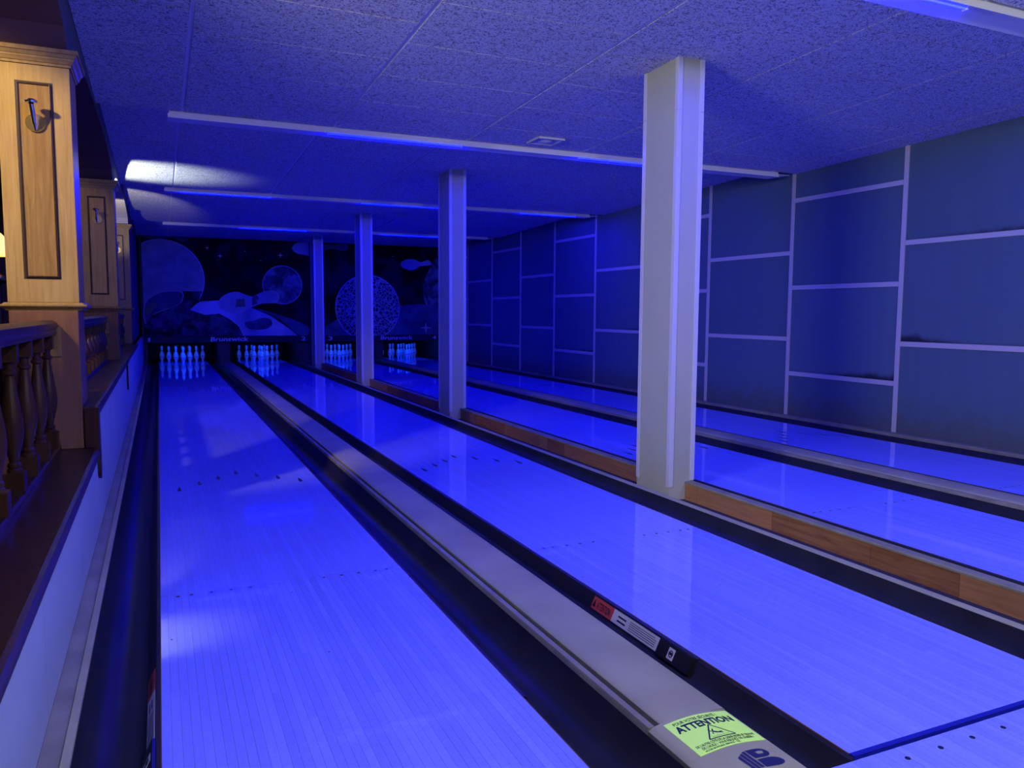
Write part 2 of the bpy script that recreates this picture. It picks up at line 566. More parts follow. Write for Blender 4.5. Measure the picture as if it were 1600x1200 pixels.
# ------------------------------------------------------------------ lanes
lane_board = MB().box(-B / 2 + 0.0003, B / 2 - 0.0003, 0.018, SEAM - 0.003, -0.03, 0.0).mesh('board', M_BOARD)
dotm = MB().lathe([(0.0001, 0.0), (0.0082, 0.0), (0.0082, 0.0008), (0.0001, 0.0008)], seg=10).mesh('dot', M_INK)
arrm = MB().prism_z([(0, 0.155), (-0.016, 0.03), (-0.009, 0.03), (-0.009, 0.0), (0.009, 0.0), (0.009, 0.03), (0.016, 0.03)], 0.0, 0.0008).mesh('arrow', M_INK)
LANES = [
    (L1, 'blue-lit bowling lane beside the low white wall, farthest left of the four'),
    (L2, 'blue-lit bowling lane between the grey capping strip and the row of pillars'),
    (L3, 'blue-lit bowling lane just beyond the row of pillars and wooden divider'),
    (L4, 'blue-lit bowling lane running along the panelled right wall'),
]
for x0, lab in LANES:
    ln = empty('bowling_lane', (x0 + LW / 2, 0, -0.05), lab, 'bowling lane', 'bowling lanes')
    MB().box(x0 + 0.0005, x0 + LW - 0.0005, FOUL, LEND, -0.06, -0.031).build('lane_bed', M_JOINT, ln)
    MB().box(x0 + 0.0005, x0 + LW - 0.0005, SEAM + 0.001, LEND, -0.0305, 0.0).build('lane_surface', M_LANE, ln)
    for k in range(39):
        link_mesh('board', lane_board, ln, (x0 + (k + 0.5) * B, 0, random.uniform(-0.0003, 0.0001)))
    MB().box(x0, x0 + LW, FOUL, 0.0175, -0.03, 0.0003).build('foul_line', M_FOUL, ln)
    for k in (3, 5, 8, 11, 14, 26, 29, 32, 35, 37):
        link_mesh('dot', dotm, ln, (x0 + (k - 0.5) * B, SEAM - 0.03, 0.0))
    for k in range(7):
        bd = 5 + 5 * k
        link_mesh('arrow', arrm, ln, (x0 + (bd - 0.5) * B, 4.65 - abs(20 - bd) / 5 * 0.149, 0.0))
    for dx, dy in ((0.036, 1.60), (0.524, 1.93), (0.554, 1.26)):
        link_mesh('dot', MB().lathe([(0.0001, 0.0), (0.004, 0.0), (0.004, 0.0006), (0.0001, 0.0006)], seg=8).mesh('dot', M_INK), ln, (x0 + dx, dy, 0.0))
    if x0 == L2:   # guide dots before the foul line belong to the approach in front of this lane
        for dx in (1.888, 2.021, 2.155, 2.292, 2.42, 2.55):
            link_mesh('dot', dotm, apr, (dx, -0.066, 0.0))

# ------------------------------------------------------------------ gutters with bumper rails
GU = [(0.0, -0.004), (0.014, -0.010), (0.034, -0.056), (0.065, -0.082), (0.115, -0.092), (0.165, -0.08), (0.198, -0.045), (0.215, -0.005), (0.222, 0.015)]

def gutter(edge, s, label, w=0.222):
    """edge = lane edge, s = +1 to the right of the lane, -1 to its left"""
    k = w / 0.222
    g = empty('gutter', (edge + s * 0.11, 0, -0.12), label, 'gutter', 'gutters along the lanes')
    top = [(edge + s * u * k, z) for u, z in GU]
    bot = [(edge + s * u * k, z - 0.012) for u, z in reversed(GU)]
    MB().prism_y(top + bot, FOUL + 0.001, 18.9).build('trough', M_GUTTER, g, smooth=True)
    r = [(edge + s * u, z) for u, z in ((0.0035, -0.001), (0.015, -0.003), (0.044, -0.064), (0.032, -0.067))]
    MB().prism_y(r, 0.68, 18.6).build('bumper_rail', M_RAIL, g)
    r = [(edge + s * u, z) for u, z in ((0.0, -0.0005), (0.003, -0.0005), (0.003, -0.02), (0.0, -0.02))]
    MB().prism_y(r, FOUL + 0.02, 18.6).build('edge_strip', M_EDGEWOOD, g)
    return g

GUT = {}
for nm, e, s, lab, w in (
    ('1l', L1, -1, 'dark gutter between the leftmost lane and the low white wall', 0.222),
    ('1r', L1 + LW, 1, 'dark gutter left of the grey capping with the yellow-green sticker', 0.222),
    ('2l', L2, -1, 'dark gutter right of the grey capping with the yellow-green sticker', 0.206),
    ('2r', L2 + LW, 1, 'dark gutter on the near side of the pillars and wooden divider', 0.222),
    ('3l', L3, -1, 'narrow dark gutter on the far side of the pillars and wooden divider', 0.198),
    ('3r', L3 + LW, 1, 'dark gutter on the near side of the farther grey capping', 0.222),
    ('4l', L4, -1, 'dark gutter on the far side of the farther grey capping', 0.206),
    ('4r', L4 + LW, 1, 'dark gutter at the foot of the panelled right wall', 0.222)):
    GUT[nm] = gutter(e, s, lab, w)

# warning labels stuck on the sloping rail faces
def rail_label(g, edge, s):
    # local frame of the rail face: a runs along -Y (reading direction), b up the slope
    p0, p1 = Vector((edge + s * 0.0445, 0, -0.0640)), Vector((edge + s * 0.0155, 0, -0.0030))
    b = (p1 - p0).normalized()
    nrm = Vector((b.z, 0, -b.x)) if s < 0 else Vector((-b.z, 0, b.x))
    if nrm.z < 0:
        nrm = -nrm
    H = (p1 - p0).length
    def P(y, t, lift):
        q = p0 + b * (t * H) + nrm * lift
        return (q.x, y, q.z)
    def patch(y0, y1, t0, t1, l0, l1):
        m = MB()
        v = [P(y, t, l) for l in (l0, l1) for y in (y0, y1) for t in (t0, t1)]
        return m.add(v, [(0, 1, 3, 2), (4, 6, 7, 5), (0, 4, 5, 1), (2, 3, 7, 6), (0, 2, 6, 4), (1, 5, 7, 3)])
    lab = patch(1.225, 0.90, 0.10, 0.88, 0.0002, 0.0010).build('warning_label', M_LABEL, g)
    lab['label'] = 'white strip label with printed lines'
    red = patch(1.39, 1.225, 0.10, 0.88, 0.0002, 0.0010).build('warning_label', M_RED, g)
    red['label'] = 'red label end reading ATTENTION'
    xd = Vector((0, -1, 0))
    yd = b if s < 0 else b
    def letters(txt, y, t, size, width, par, mat, flip=False):
        me = text_mesh(txt, size, mat, bold=size * 0.02, width=width, depth=0.0002)
        o = P(y, t, 0.0013)
        m4 = Matrix((( xd.x, yd.x, nrm.x, 0), (xd.y, yd.y, nrm.y, 0), (xd.z, yd.z, nrm.z, 0), (0, 0, 0, 1)))
        if s < 0 and edge > 1.0:
            pass
        me.transform(m4)
        link_mesh('lettering', me, par, o)
    letters('ATTENTION', 1.352, 0.25, 0.042, 0.105, red, M_INK)
    tri = MB()
    v = [P(1.385, 0.25, 0.0012), P(1.36, 0.25, 0.0012), P(1.3725, 0.75, 0.0012)]
    tri.add(v + [P(1.385, 0.25, 0.0016), P(1.36, 0.25, 0.0016), P(1.3725, 0.75, 0.0016)], [(0, 1, 2), (3, 5, 4), (0, 3, 4, 1), (1, 4, 5, 2), (2, 5, 3, 0)])
    tri.build('warning_triangle', M_INK, red)
    pt = MB()
    for q in range(5):
        t = 0.24 + q * 0.12
        pr = patch(1.10, 0.915 + (0.01 if q == 4 else 0), t - 0.018, t + 0.018, 0.0012, 0.0016)
        pt.add(pr.v, pr.f)
    for q in range(2):
        t = 0.34 + q * 0.26
        pr = patch(1.185, 1.125, t - 0.05, t + 0.05, 0.0012, 0.0016)
        pt.add(pr.v, pr.f)
    pt.build('print_line', M_INK, lab)
    end = patch(0.885, 0.69, 0.02, 0.97, 0.0002, 0.010).build('rail_end_block', M_RAIL, g)
    sq = patch(0.822, 0.785, 0.18, 0.80, 0.0102, 0.0110).build('warning_label', M_LABEL, g)
    sq['label'] = 'small square white pictogram label'
    rg = MB()
    for k in range(14):
        a0, a1 = 2 * math.pi * k / 14, 2 * math.pi * (k + 1) / 14
        def Q(a, r): return P(0.8035 + 0.013 * r * math.cos(a), 0.49 + 0.20 * r * math.sin(a), 0.0113)
        rg.add([Q(a0, 1), Q(a1, 1), Q(a1, .7), Q(a0, .7)], [(0, 1, 2, 3)])
    v = [P(0.812, 0.42, .0113), P(0.795, 0.42, .0113), P(0.795, 0.58, .0113), P(0.812, 0.58, .0113)]
    rg.add(v, [(0, 1, 2, 3)])
    rg.build('pictogram', M_INK, sq)

rail_label(GUT['1l'], L1, -1)
rail_label(GUT['2l'], L2, -1)

# ------------------------------------------------------------------ capping between the two lanes of a pair
def capping(xa, xb, label, first):
    c = empty('ball_return_capping', ((xa + xb) / 2, 0, -0.12), label, 'lane capping', 'grey cappings between lanes')
    y0 = 0.30
    MB().prism_y([(xa, -0.12), (xa, 0.030), (xa + 0.004, 0.036), (xa + 0.022, 0.038), (xa + 0.026, 0.034), (xa + 0.026, -0.12)], y0, 17.6).build('side_lip', M_CAPDIM, c, smooth=True)
    MB().box(xa + 0.0262, xa + 0.0438, y0, 17.6, -0.12, 0.014).build('groove', M_TROUGH, c)
    w0, w1 = xa + 0.044, xb
    prof = [(w0, -0.02), (w0, 0.036), (w0 + 0.006, 0.041)]
    for q in range(1, 8):
        t = q / 8
        prof.append((w0 + 0.006 + (w1 - w0 - 0.012) * t, 0.041 + 0.006 * math.sin(math.pi * t)))
    prof += [(w1 - 0.006, 0.041), (w1, 0.036), (w1, 0.026), (w1 - 0.003, 0.026), (w1 - 0.012, -0.02)]
    MB().prism_y(prof, y0, 17.6).build('top_cap', M_CAP, c, smooth=True)
    MB().box(w0 + 0.012, xb - 0.012, 0.31, 17.6, -0.12, -0.0205).build('core', M_TROUGH, c)
    # moulded hood at the bowlers' end
    h0, h1 = xa + 0.0005, xb
    hp = [(h0, -0.02), (h0, 0.028), (h0 + 0.010, 0.036)]
    for q in range(0, 9):
        t = q / 8
        hp.append((h0 + 0.022 + (h1 - h0 - 0.034) * t, 0.040 + 0.012 * math.sin(math.pi * t)))
    hp += [(h1, 0.034), (h1, -0.02)]
    hood = MB().prism_y(hp, -0.30, y0 - 0.003).build('hood', M_CAP, c, smooth=True)
    def top(x):
        t = (x - h0 - 0.022) / (h1 - h0 - 0.034)
        return 0.040 + 0.012 * math.sin(math.pi * max(0, min(1, t)))
    if not first:
        return c
    def drape(me, lift, at):
        """bend a flat mesh (x, y, z) placed at `at` over the hood's top"""
        for v in me.vertices:
            v.co.z += top(at[0] + v.co.x) + lift
    # sticker
    sx0, sx1, sy0, sy1 = 1.318, 1.540, 0.112, 0.284
    st = MB()
    n = 10
    vv = []
    for l in (0.0002, 0.0012):
        for q in range(n + 1):
            x = sx0 + (sx1 - sx0) * q / n
            vv += [(x, sy0, top(x) + l), (x, sy1, top(x) + l)]
    o2 = 2 * (n + 1)
    ff = []
    for q in range(n):
        a = 2 * q
        ff += [(a, a + 1, a + 3, a + 2), (o2 + a, o2 + a + 2, o2 + a + 3, o2 + a + 1), (a, a + 2, o2 + a + 2, o2 + a), (a + 1, o2 + a + 1, o2 + a + 3, a + 3)]
    ff += [(0, o2, o2 + 1, 1), (2 * n, 2 * n + 1, o2 + 2 * n + 1, o2 + 2 * n)]
    st.add(vv, ff)
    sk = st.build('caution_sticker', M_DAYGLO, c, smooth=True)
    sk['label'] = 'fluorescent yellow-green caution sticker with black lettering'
    def line(txt, x, y, size, width, bold=0.012):
        me = text_mesh(txt, size, M_INK, bold=size * bold, width=width, depth=0.0002)
        drape(me, 0.0016, (x, y))
        link_mesh('lettering', me, sk, (x, y, 0))
    line('POUR VOTRE S\u00c9CURIT\u00c9 !', sx0 + 0.022, sy1 - 0.0235, 0.019, 0.150)
    line('ATTENTION', sx0 + 0.012, sy1 - 0.060, 0.043, 0.196, 0.035)
    line("DE L'AUTRE C\u00d4T\u00c9 DE LA LIGNE NOIRE SE TROUVE", sx0 + 0.012, sy0 + 0.030, 0.0145, 0.198)
    line("DE L'HUILE !  VOUS RISQUEZ DE GLISSER !", sx0 + 0.022, sy0 + 0.0165, 0.0145, 0.176)
    line('ACCES BOWLING SERVICE - TEL.', sx0 + 0.022, sy0 + 0.0055, 0.0095, 0.12)
    def strokes(polys, x, y, name, mat, par, lift=0.0017):
        import bmesh
        bm = bmesh.new()
        for poly in polys:
            bm.faces.new([bm.verts.new((px, py, 0.0)) for px, py in poly])
        bmesh.ops.triangulate(bm, faces=bm.faces[:])
        for _ in range(2):
            bmesh.ops.subdivide_edges(bm, edges=bm.edges[:], cuts=1, use_grid_fill=True)
        bmesh.ops.recalc_face_normals(bm, faces=bm.faces[:])
        for v in bm.verts:
            v.co.z = top(x + v.co.x) + lift
        me = bpy.data.meshes.new(name)
        bm.to_mesh(me)
        bm.free()
        me.materials.append(mat)
        return link_mesh(name, me, par, (x, y, 0))
    def seg(p, q, w):
        d = Vector((q[0] - p[0], q[1] - p[1])); d.normalize()
        nx, ny = -d.y * w / 2, d.x * w / 2
        return [(p[0] + nx, p[1] + ny), (p[0] - nx, p[1] - ny), (q[0] - nx, q[1] - ny), (q[0] + nx, q[1] + ny)]
    A, Bp, Cp = (0.045, 0.066), (0.0, 0.0), (0.09, 0.0)
    strokes([seg(A, Bp, 0.0042), seg(Bp, Cp, 0.0042), seg(Cp, A, 0.0042), seg((0.014, 0.0075), (0.074, 0.0075), 0.0012)], sx0 + 0.066, sy0 + 0.046, 'warning_triangle', M_INK, sk)
    strokes([seg((0.034, 0.030), (0.045, 0.022), 0.007), seg((0.045, 0.022), (0.060, 0.023), 0.004), seg((0.045, 0.022), (0.060, 0.016), 0.004),
             seg((0.034, 0.030), (0.040, 0.042), 0.004), seg((0.034, 0.030), (0.026, 0.036), 0.004), seg((0.026, 0.036), (0.027, 0.044), 0.0035), seg((0.030, 0.027), (0.028, 0.018), 0.0035),
             [(0.034, 0.013), (0.038, 0.010), (0.036, 0.015)]], sx0 + 0.066, sy0 + 0.046, 'falling_figure', M_INK, sk)
    # dark emblem on the hood
    def arc(cx, cy, rx, ry, a0, a1, n=8):
        return [(cx + rx * math.cos(a0 + (a1 - a0) * i / n), cy + ry * math.sin(a0 + (a1 - a0) * i / n)) for i in range(n + 1)]
    up = [(0.0, -0.02), (-0.004, 0.020)] + arc(0.034, 0.0, 0.026, 0.020, math.pi / 2, -math.pi / 2)
    lo = [(0.0, -0.062), (-0.001, -0.026)] + arc(0.040, -0.044, 0.034, 0.020, math.pi / 2, -math.pi / 2)
    polys = [up, lo]
    for q in range(3):
        x = -0.018 - q * 0.0125
        polys.append([(x, 0.016 - q * 0.008), (x + 0.010, 0.018 - q * 0.006), (x + 0.014, -0.06), (x + 0.004, -0.06)])
    em = strokes(polys, 1.437, 0.055, 'emblem', M_NAVY, c, 0.0008)
    em['label'] = 'dark printed emblem like a striped letter B with a small crown'
    strokes([[(0.022, 0.000), (0.040, 0.000), (0.044, 0.011), (0.036, 0.005), (0.032, 0.013), (0.028, 0.005), (0.019, 0.011)]], 1.437, 0.050, 'crown', M_CAP, em, 0.0012)
    return c

capping(L1 + LW + 0.2225, L2 - 0.2065, 'grey plastic capping carrying the yellow-green caution sticker at its front', True)
capping(L3 + LW + 0.2225, L4 - 0.2065, 'grey plastic capping between the two lanes beyond the pillars', False)

# ------------------------------------------------------------------ divider with wooden skirt between the lane pairs
dv = empty('lane_divider', (3.2, 0, -0.12), 'low divider with brown wooden boards and grey edges under the pillars', 'divider')
MB().prism_y([(3.0347, -0.12), (3.0347, 0.010), (3.039, 0.016), (3.082, 0.018), (3.087, 0.013), (3.087, -0.12)], 0.002, 17.6).build('near_lip', M_CAP, dv, smooth=True)
MB().box(3.0875, 3.36, 0.002, 17.6, -0.12, -0.075).build('channel_floor', M_TROUGH, dv)
y = 0.004
stops = [p for p in PILY] + [17.6]
starts = [0.004] + [p + PDEP for p in PILY]
for a, b_ in zip(starts, stops):
    y = a
    first_b = True
    while y < b_ - 0.05:
        ln_ = random.choice([0.16, 0.62, 0.85, 0.34, 0.72, 0.5])
        e = min(b_, y + ln_)
        if b_ - e < 0.12:
            e = b_
        if first_b and a > 0.1:
            y += 0.02; first_b = False
        t = random.uniform(0, 0.002)
        MB().box(3.362 - t, 3.384, y, e - 0.002, -0.12, 0.040).build('board', M_SKIRT, dv)
        y = e
    MB().prism_y([(3.356, 0.0402), (3.356, 0.050), (3.360, 0.054), (3.422, 0.054), (3.428, 0.048), (3.428, 0.0402)], a + 0.01, b_ - 0.004).build('top_edge', M_CAPDIM, dv, smooth=True)
    MB().box(3.385, 3.428, a + 0.01, b_ - 0.004, -0.12, 0.040).build('core', M_TROUGH, dv)

# left edging of lane one and right edging of lane four
ed = MB().prism_y([(-0.222, -0.12), (-0.222, 0.028), (-0.228, 0.034), (-0.244, 0.034), (-0.247, 0.028), (-0.247, -0.12)], 0.002, 17.6).build('lane_edging', M_CAP, None, smooth=True)
tag(ed, 'thin pale grey edging along the gutter beside the low wall', 'edging')
tag(MB().prism_y([(-0.2475, -0.12), (-0.2475, 0.024), (-0.292, 0.030), (-0.2995, 0.030), (-0.2995, -0.12)], 0.002, 17.6).build('baseboard_left', M_CAPDIM), kind='structure')
ed = MB().prism_y([(6.6645, -0.12), (6.6645, 0.040), (6.67, 0.046), (6.735, 0.048), (6.74, 0.04), (6.74, -0.12)], 0.002, 17.6).build('lane_edging', M_CAPDIM, None, smooth=True)
tag(ed, 'grey edging along the gutter at the foot of the right wall', 'edging')
tag(MB().box(6.7405, 6.819, 0.002, 17.6, -0.12, 0.03).build('baseboard_right', M_TROUGH), kind='structure')

# ------------------------------------------------------------------ pillars
PLAB = ['nearest and largest white square pillar between the lanes',
        'second white square pillar from the camera',
        'third white square pillar from the camera, in front of the cratered moon',
        'farthest white square pillar, standing between the two pin covers']
for y0, lab in zip(PILY, PLAB):
    zt = 2.99
    p = empty('pillar', ((PX0 + PX1) / 2, y0 + PDEP / 2, -0.074), lab, 'pillar', 'square pillars between the lane pairs')
    MB().box(PX0, PX1, y0, y0 + PDEP, -0.074, zt).build('shaft', M_PILLAR, p)
    t, w = 0.005, 0.032
    for cx_, sx in ((PX0, 1), (PX1, -1)):
        for cy_, sy in ((y0, 1), (y0 + PDEP, -1)):
            for z0, z1 in ((0.02 if sx > 0 else 0.058, 2.578), (2.58, zt)):
                prof = [(cx_ - sx * t, cy_ - sy * t), (cx_ + sx * w, cy_ - sy * t), (cx_ + sx * w, cy_ - sy * 0.0002), (cx_ - sx * 0.0002, cy_ - sy * 0.0002), (cx_ - sx * 0.0002, cy_ + sy * w), (cx_ - sx * t, cy_ + sy * w)]
                MB().prism_z(prof, z0, z1).build('corner_trim', M_TRIM, p, bevel=0.0015)

# ------------------------------------------------------------------ ceiling
EDGE = [1.30, 5.58, 9.90, 14.30]
ZH, ZL = 2.965, 2.842
TX, TY = 1.235, 0.653
secs = [(-3.1, EDGE[0], 0)] + [(EDGE[i] + 0.215, EDGE[i + 1], i + 1) for i in range(3)] + [(EDGE[3] + 0.215, 18.2, 4)]
CX0, CX1 = -0.364, WALLX
for ya, yb, si in secs:
    def zc(y, ya=ya, yb=yb):
        return ZH + (ZL - ZH) * (y - ya) / (EDGE[1] - EDGE[0] - 0.215)
    sec = MB()
    sec.add([(CX0, ya, zc(ya) + 0.004), (CX1, ya, zc(ya) + 0.004), (CX1, yb, zc(yb) + 0.004), (CX0, yb, zc(yb) + 0.004),
             (CX0, ya, zc(ya) + 0.06), (CX1, ya, zc(ya) + 0.06), (CX1, yb, zc(yb) + 0.06), (CX0, yb, zc(yb) + 0.06)],
            [(0, 1, 2, 3), (4, 7, 6, 5), (0, 4, 5, 1), (2, 6, 7, 3), (1, 5, 6, 2), (0, 3, 7, 4)])
    cs = tag(sec.build('ceiling', M_TBAR), kind='structure')
    sl = (zc(yb) - zc(ya)) / (yb - ya)
    # tiles in a running bond, columns along Y
    x = 0.26 - TX
    col = 0
    gap = 0.014
    cache = {}
    while x < CX1 - 0.05:
        xa, xb = max(x + gap, CX0 + 0.002), min(x + TX - gap, CX1 - 0.002)
        if xb - xa > 0.05:
            yy = 3.075 - 20 * TY + (0.327 if col % 2 == 0 else 0.0)
            while yy < yb:
                a, b_ = max(yy + 0.005, ya + 0.002), min(yy + TY - 0.005, yb - 0.002)
                if b_ - a > 0.04:
                    w, d = round(xb - xa, 3), round(b_ - a, 3)
                    key = (w, d)
                    if key not in cache:
                        h = d / 2
                        m = MB()
                        m.add([(-w / 2, -h, -sl * h - 0.003), (w / 2, -h, -sl * h - 0.003), (w / 2, h, sl * h - 0.003), (-w / 2, h, sl * h - 0.003),
                               (-w / 2, -h, -sl * h + 0.003), (w / 2, -h, -sl * h + 0.003), (w / 2, h, sl * h + 0.003), (-w / 2, h, sl * h + 0.003)],
                              [(0, 1, 2, 3), (4, 7, 6, 5), (0, 4, 5, 1), (2, 6, 7, 3), (1, 5, 6, 2), (0, 3, 7, 4)])
                        cache[key] = m.mesh('tile', M_CEIL)
                    link_mesh('tile', cache[key], cs, ((xa + xb) / 2, (a + b_) / 2, zc((a + b_) / 2)))
                yy += TY
        x += TX
        col += 1
    # riser closing the step at the near end of the section
tag(MB().box(CX0, CX1, -3.2, 18.3, 3.06, 3.12).build('ceiling_slab', M_TBAR), kind='structure')
# closing risers behind the light troughs
for i, e in enumerate(EDGE):
    tag(MB().box(CX0, CX1, e + 0.003, e + 0.012, ZL + 0.004, 3.06).build('trim_%d' % (i + 1), M_TBAR), kind='structure')

# ------------------------------------------------------------------ light troughs with blue tubes
TUBES = [[(0.10, 1.35), (2.60, 3.85), (5.1, 6.35)], [(1.45, 2.70), (3.98, 5.23)], [(0.35, 1.50), (2.77, 4.02), (5.32, 6.30)], [(1.48, 2.73), (4.20, 5.45)]]
FLAB = ['blue tube light trough at the top right, nearest overhead',
        'long blue tube light trough across the ceiling behind the nearest pillar',
        'blue tube light trough across the ceiling, third back from the camera',
        'blue tube light trough farthest back, just above the pin covers']
for i, e in enumerate(EDGE):
    f = empty('light_trough', (3.35, e + 0.1, 2.83), FLAB[i], 'light fixture', 'blue light troughs across the ceiling')
    x0, x1 = 0.15, 6.57
    z = 2.822
    MB().prism_x([(e + 0.022, z), (e + 0.022, z - 0.006), (e + 0.10, z - 0.010), (e + 0.205, z - 0.028), (e + 0.212, z - 0.022), (e + 0.212, z)], x0, x1).build('reflector', M_FIXTURE, f, bevel=0.001)
    MB().box(x0 + 0.01, x1 - 0.01, e + 0.02, e + 0.21, z + 0.0004, 2.93).build('housing', M_FIXTURE, f)
    MB().box(x0, x1, e + 0.016, e + 0.0215, z - 0.033, z).build('near_lip', M_FIXTURE, f)
    # bevelled end piece
    ey = e + 0.022
    MB().add([(x1 + 0.0005, ey, z), (x1 + 0.16, ey, z), (x1 + 0.0005, ey + 0.19, z), (x1 + 0.0005, ey, z - 0.006), (x1 + 0.16, ey, z - 0.004), (x1 + 0.0005, ey + 0.19, z - 0.026)],
             [(0, 2, 1), (3, 4, 5), (0, 1, 4, 3), (1, 2, 5, 4), (2, 0, 3, 5)]).build('end_piece', M_FIXTURE, f)
    for a, b_ in TUBES[i]:
        MB().tube((a, e + 0.058, z - 0.024), (b_, e + 0.058, z - 0.024), 0.014, seg=12).build('tube', M_TUBE, f, smooth=True)
        for q in (a - 0.012, b_ + 0.001):
            MB().box(q, q + 0.011, e + 0.044, e + 0.072, z - 0.040, z - 0.0105).build('lamp_holder', M_FIXTURE, f)

# small square ceiling fitting
vt = empty('ceiling_fitting', (3.42, 5.28, 2.84), 'small square white ceiling fitting with a round centre near the pillar', 'ceiling fitting')
zf = 2.965 + (2.842 - 2.965) * (5.28 - 1.515) / (EDGE[1] - EDGE[0] - 0.215)
sq = MB()
o_, i_ = 0.135, 0.118
for k in range(4):
    c0 = [(-o_, -o_), (o_, -o_), (o_, o_), (-o_, o_)]
    c1 = [(-i_, -i_), (i_, -i_), (i_, i_), (-i_, i_)]
    a, b_ = k, (k + 1) % 4
    v = [(3.42 + p[0], 5.28 + p[1], zz) for zz in (zf - 0.022, zf - 0.003) for p in (c0[a], c0[b_], c1[b_], c1[a])]
    sq.add(v, [(0, 1, 2, 3), (4, 7, 6, 5), (0, 4, 5, 1), (2, 6, 7, 3), (1, 5, 6, 2), (0, 3, 7, 4)])
sq.build('frame', M_TRIM, vt)
MB().box(3.42 - i_, 3.42 + i_, 5.28 - i_, 5.28 + i_, zf - 0.012, zf - 0.0045).build('plate', M_TBAR, vt)
MB().lathe([(0.075, -0.010), (0.055, -0.026), (0.0, -0.030)][::-1] + [(0.09, -0.0122)], (3.42, 5.28, zf), 20).build('diffuser', M_TRIM, vt, smooth=True)

# ------------------------------------------------------------------ right wall with boards and battens
wr = tag(MB().box(WALLX + 0.012, WALLX + 0.2, -3.0, BACKY, -0.12, 3.06).build('wall_right', M_SHADOWGAP), kind='structure')
P0, PITCHY = 4.10, 1.512
cols = []
k = -2
while P0 + k * PITCHY < 17.6:
    ya = P0 + k * PITCHY
    cols.append((ya, min(ya + PITCHY, 17.62), k))
    k += 1
ROWA = [0.528, 1.532, 2.535]
ROWB = [0.933, 1.936]
bw = 0.052
for ya, yb, k in cols:
    rows = ROWA if k % 2 == 0 else ROWB
    zs = [0.031] + rows + [2.99]
    for j in range(len(zs) - 1):
        st = None
        if k == 0 and j == 1: st = (ya + 0.02, ya + 1.05, zs[j] + 0.015, 0.085)
        if k == -1 and j == 1: st = (yb - 0.02, yb - 0.75, zs[j] + 0.015, 0.085)
        if k == -1 and j == 2: st = (ya, yb, zs[j] + 0.01, 0.06)
        if k == 3 and j == 1: st = (ya, yb - 0.2, zs[j] + 0.01, 0.05)
        if k == 4 and j == 1: st = (ya + 0.2, yb + 1.0, zs[j] + 0.01, 0.05)
        mt = panel_mat('wall_board_stained', (0.095, 0.15, 0.16), st) if st else M_PANEL
        MB().box(WALLX, WALLX + 0.0118, ya + bw / 2, yb - bw / 2, zs[j] + (bw / 2 if j else 0), zs[j + 1] - (bw / 2 if j < len(zs) - 2 else 0)).build('panel', mt, wr)
    for zz in rows:
        MB().box(WALLX - 0.009, WALLX + 0.0118, ya + bw / 2 + 0.002, yb - bw / 2 - 0.002, zz - bw / 2 + 0.001, zz + bw / 2 - 0.001).build('batten', M_BATTEN, wr, bevel=0.002)
    MB().box(WALLX - 0.010, WALLX + 0.0118, ya - bw / 2 + 0.001, ya + bw / 2 - 0.001, 0.031, 2.99).build('batten', M_BATTEN, wr, bevel=0.002)

# ------------------------------------------------------------------ left side: low wall, sills, pilasters, balusters, arches
PF = (-1.2, 3.30, 7.75, 12.30)       # front faces of the pilasters
PW0, PW1, PD = -0.682, -0.354, 0.33
SILL = [(-3.0, 3.30, 0.48), (3.30, 7.75, 0.70), (7.75, 12.30, 0.70)]
lw = tag(MB().box(-0.66, LEFTX - 0.008, -3.0, 17.62, -0.12, 0.30).build('wall_left', M_SHADOWGAP), kind='structure')
# painted boards of the low wall, with their joints
for ya, yb, zt in SILL + [(12.30, 17.62, 0.70)]:
    y = ya
    first_y = max(ya, -0.2)
    y = first_y
    while y < yb - 0.01:
        e = min(yb, y + 1.25)
        MB().box(-0.345, LEFTX, y + 0.0015, e - 0.0015, 0.031, zt - 0.051).build('panel', M_WHITEWALL, lw)
        y = e
for n_, (ya, yb, zt) in enumerate(SILL):
    s = MB().box(-0.70, LEFTX - 0.004, ya + 0.001, yb - 0.001, zt - 0.010, zt).build('trim_%d' % (11 + n_), M_WOODDK)
    tag(s, kind='structure')
    MB().prism_y([(LEFTX + 0.012, zt - 0.052), (LEFTX + 0.016, zt - 0.030), (LEFTX + 0.010, zt - 0.004), (LEFTX - 0.0035, zt), (LEFTX - 0.0035, zt - 0.052)], ya + 0.001, yb - 0.001).build('nosing', M_WOODDK, s, smooth=True)
    MB().box(-0.70, -0.35, ya + 0.001, yb - 0.001, 0.3005, zt - 0.0105).build('sill_core', M_WOODDK, s)
for n_, (yy, z0, z1) in enumerate(((3.30, 0.30, 0.70), (7.75, 0.38, 0.70))):
    t = MB().box(LEFTX + 0.0005, LEFTX + 0.017, yy - 0.035, yy + 0.06, z0 + 0.05, z1 - 0.003)
    if n_ == 0:
        t.box(-0.352, LEFTX + 0.0004, yy - 0.035, yy - 0.001, 0.4815, z1 - 0.003)
    t.prism_x([(yy - 0.035, z0 + 0.05), (yy + 0.06, z0 + 0.05), (yy + 0.02, z0), (yy - 0.015, z0 + 0.02)], LEFTX + 0.0005, LEFTX + 0.017)
    tag(t.build('trim_%d' % (21 + n_), M_WOODDK), kind='structure')

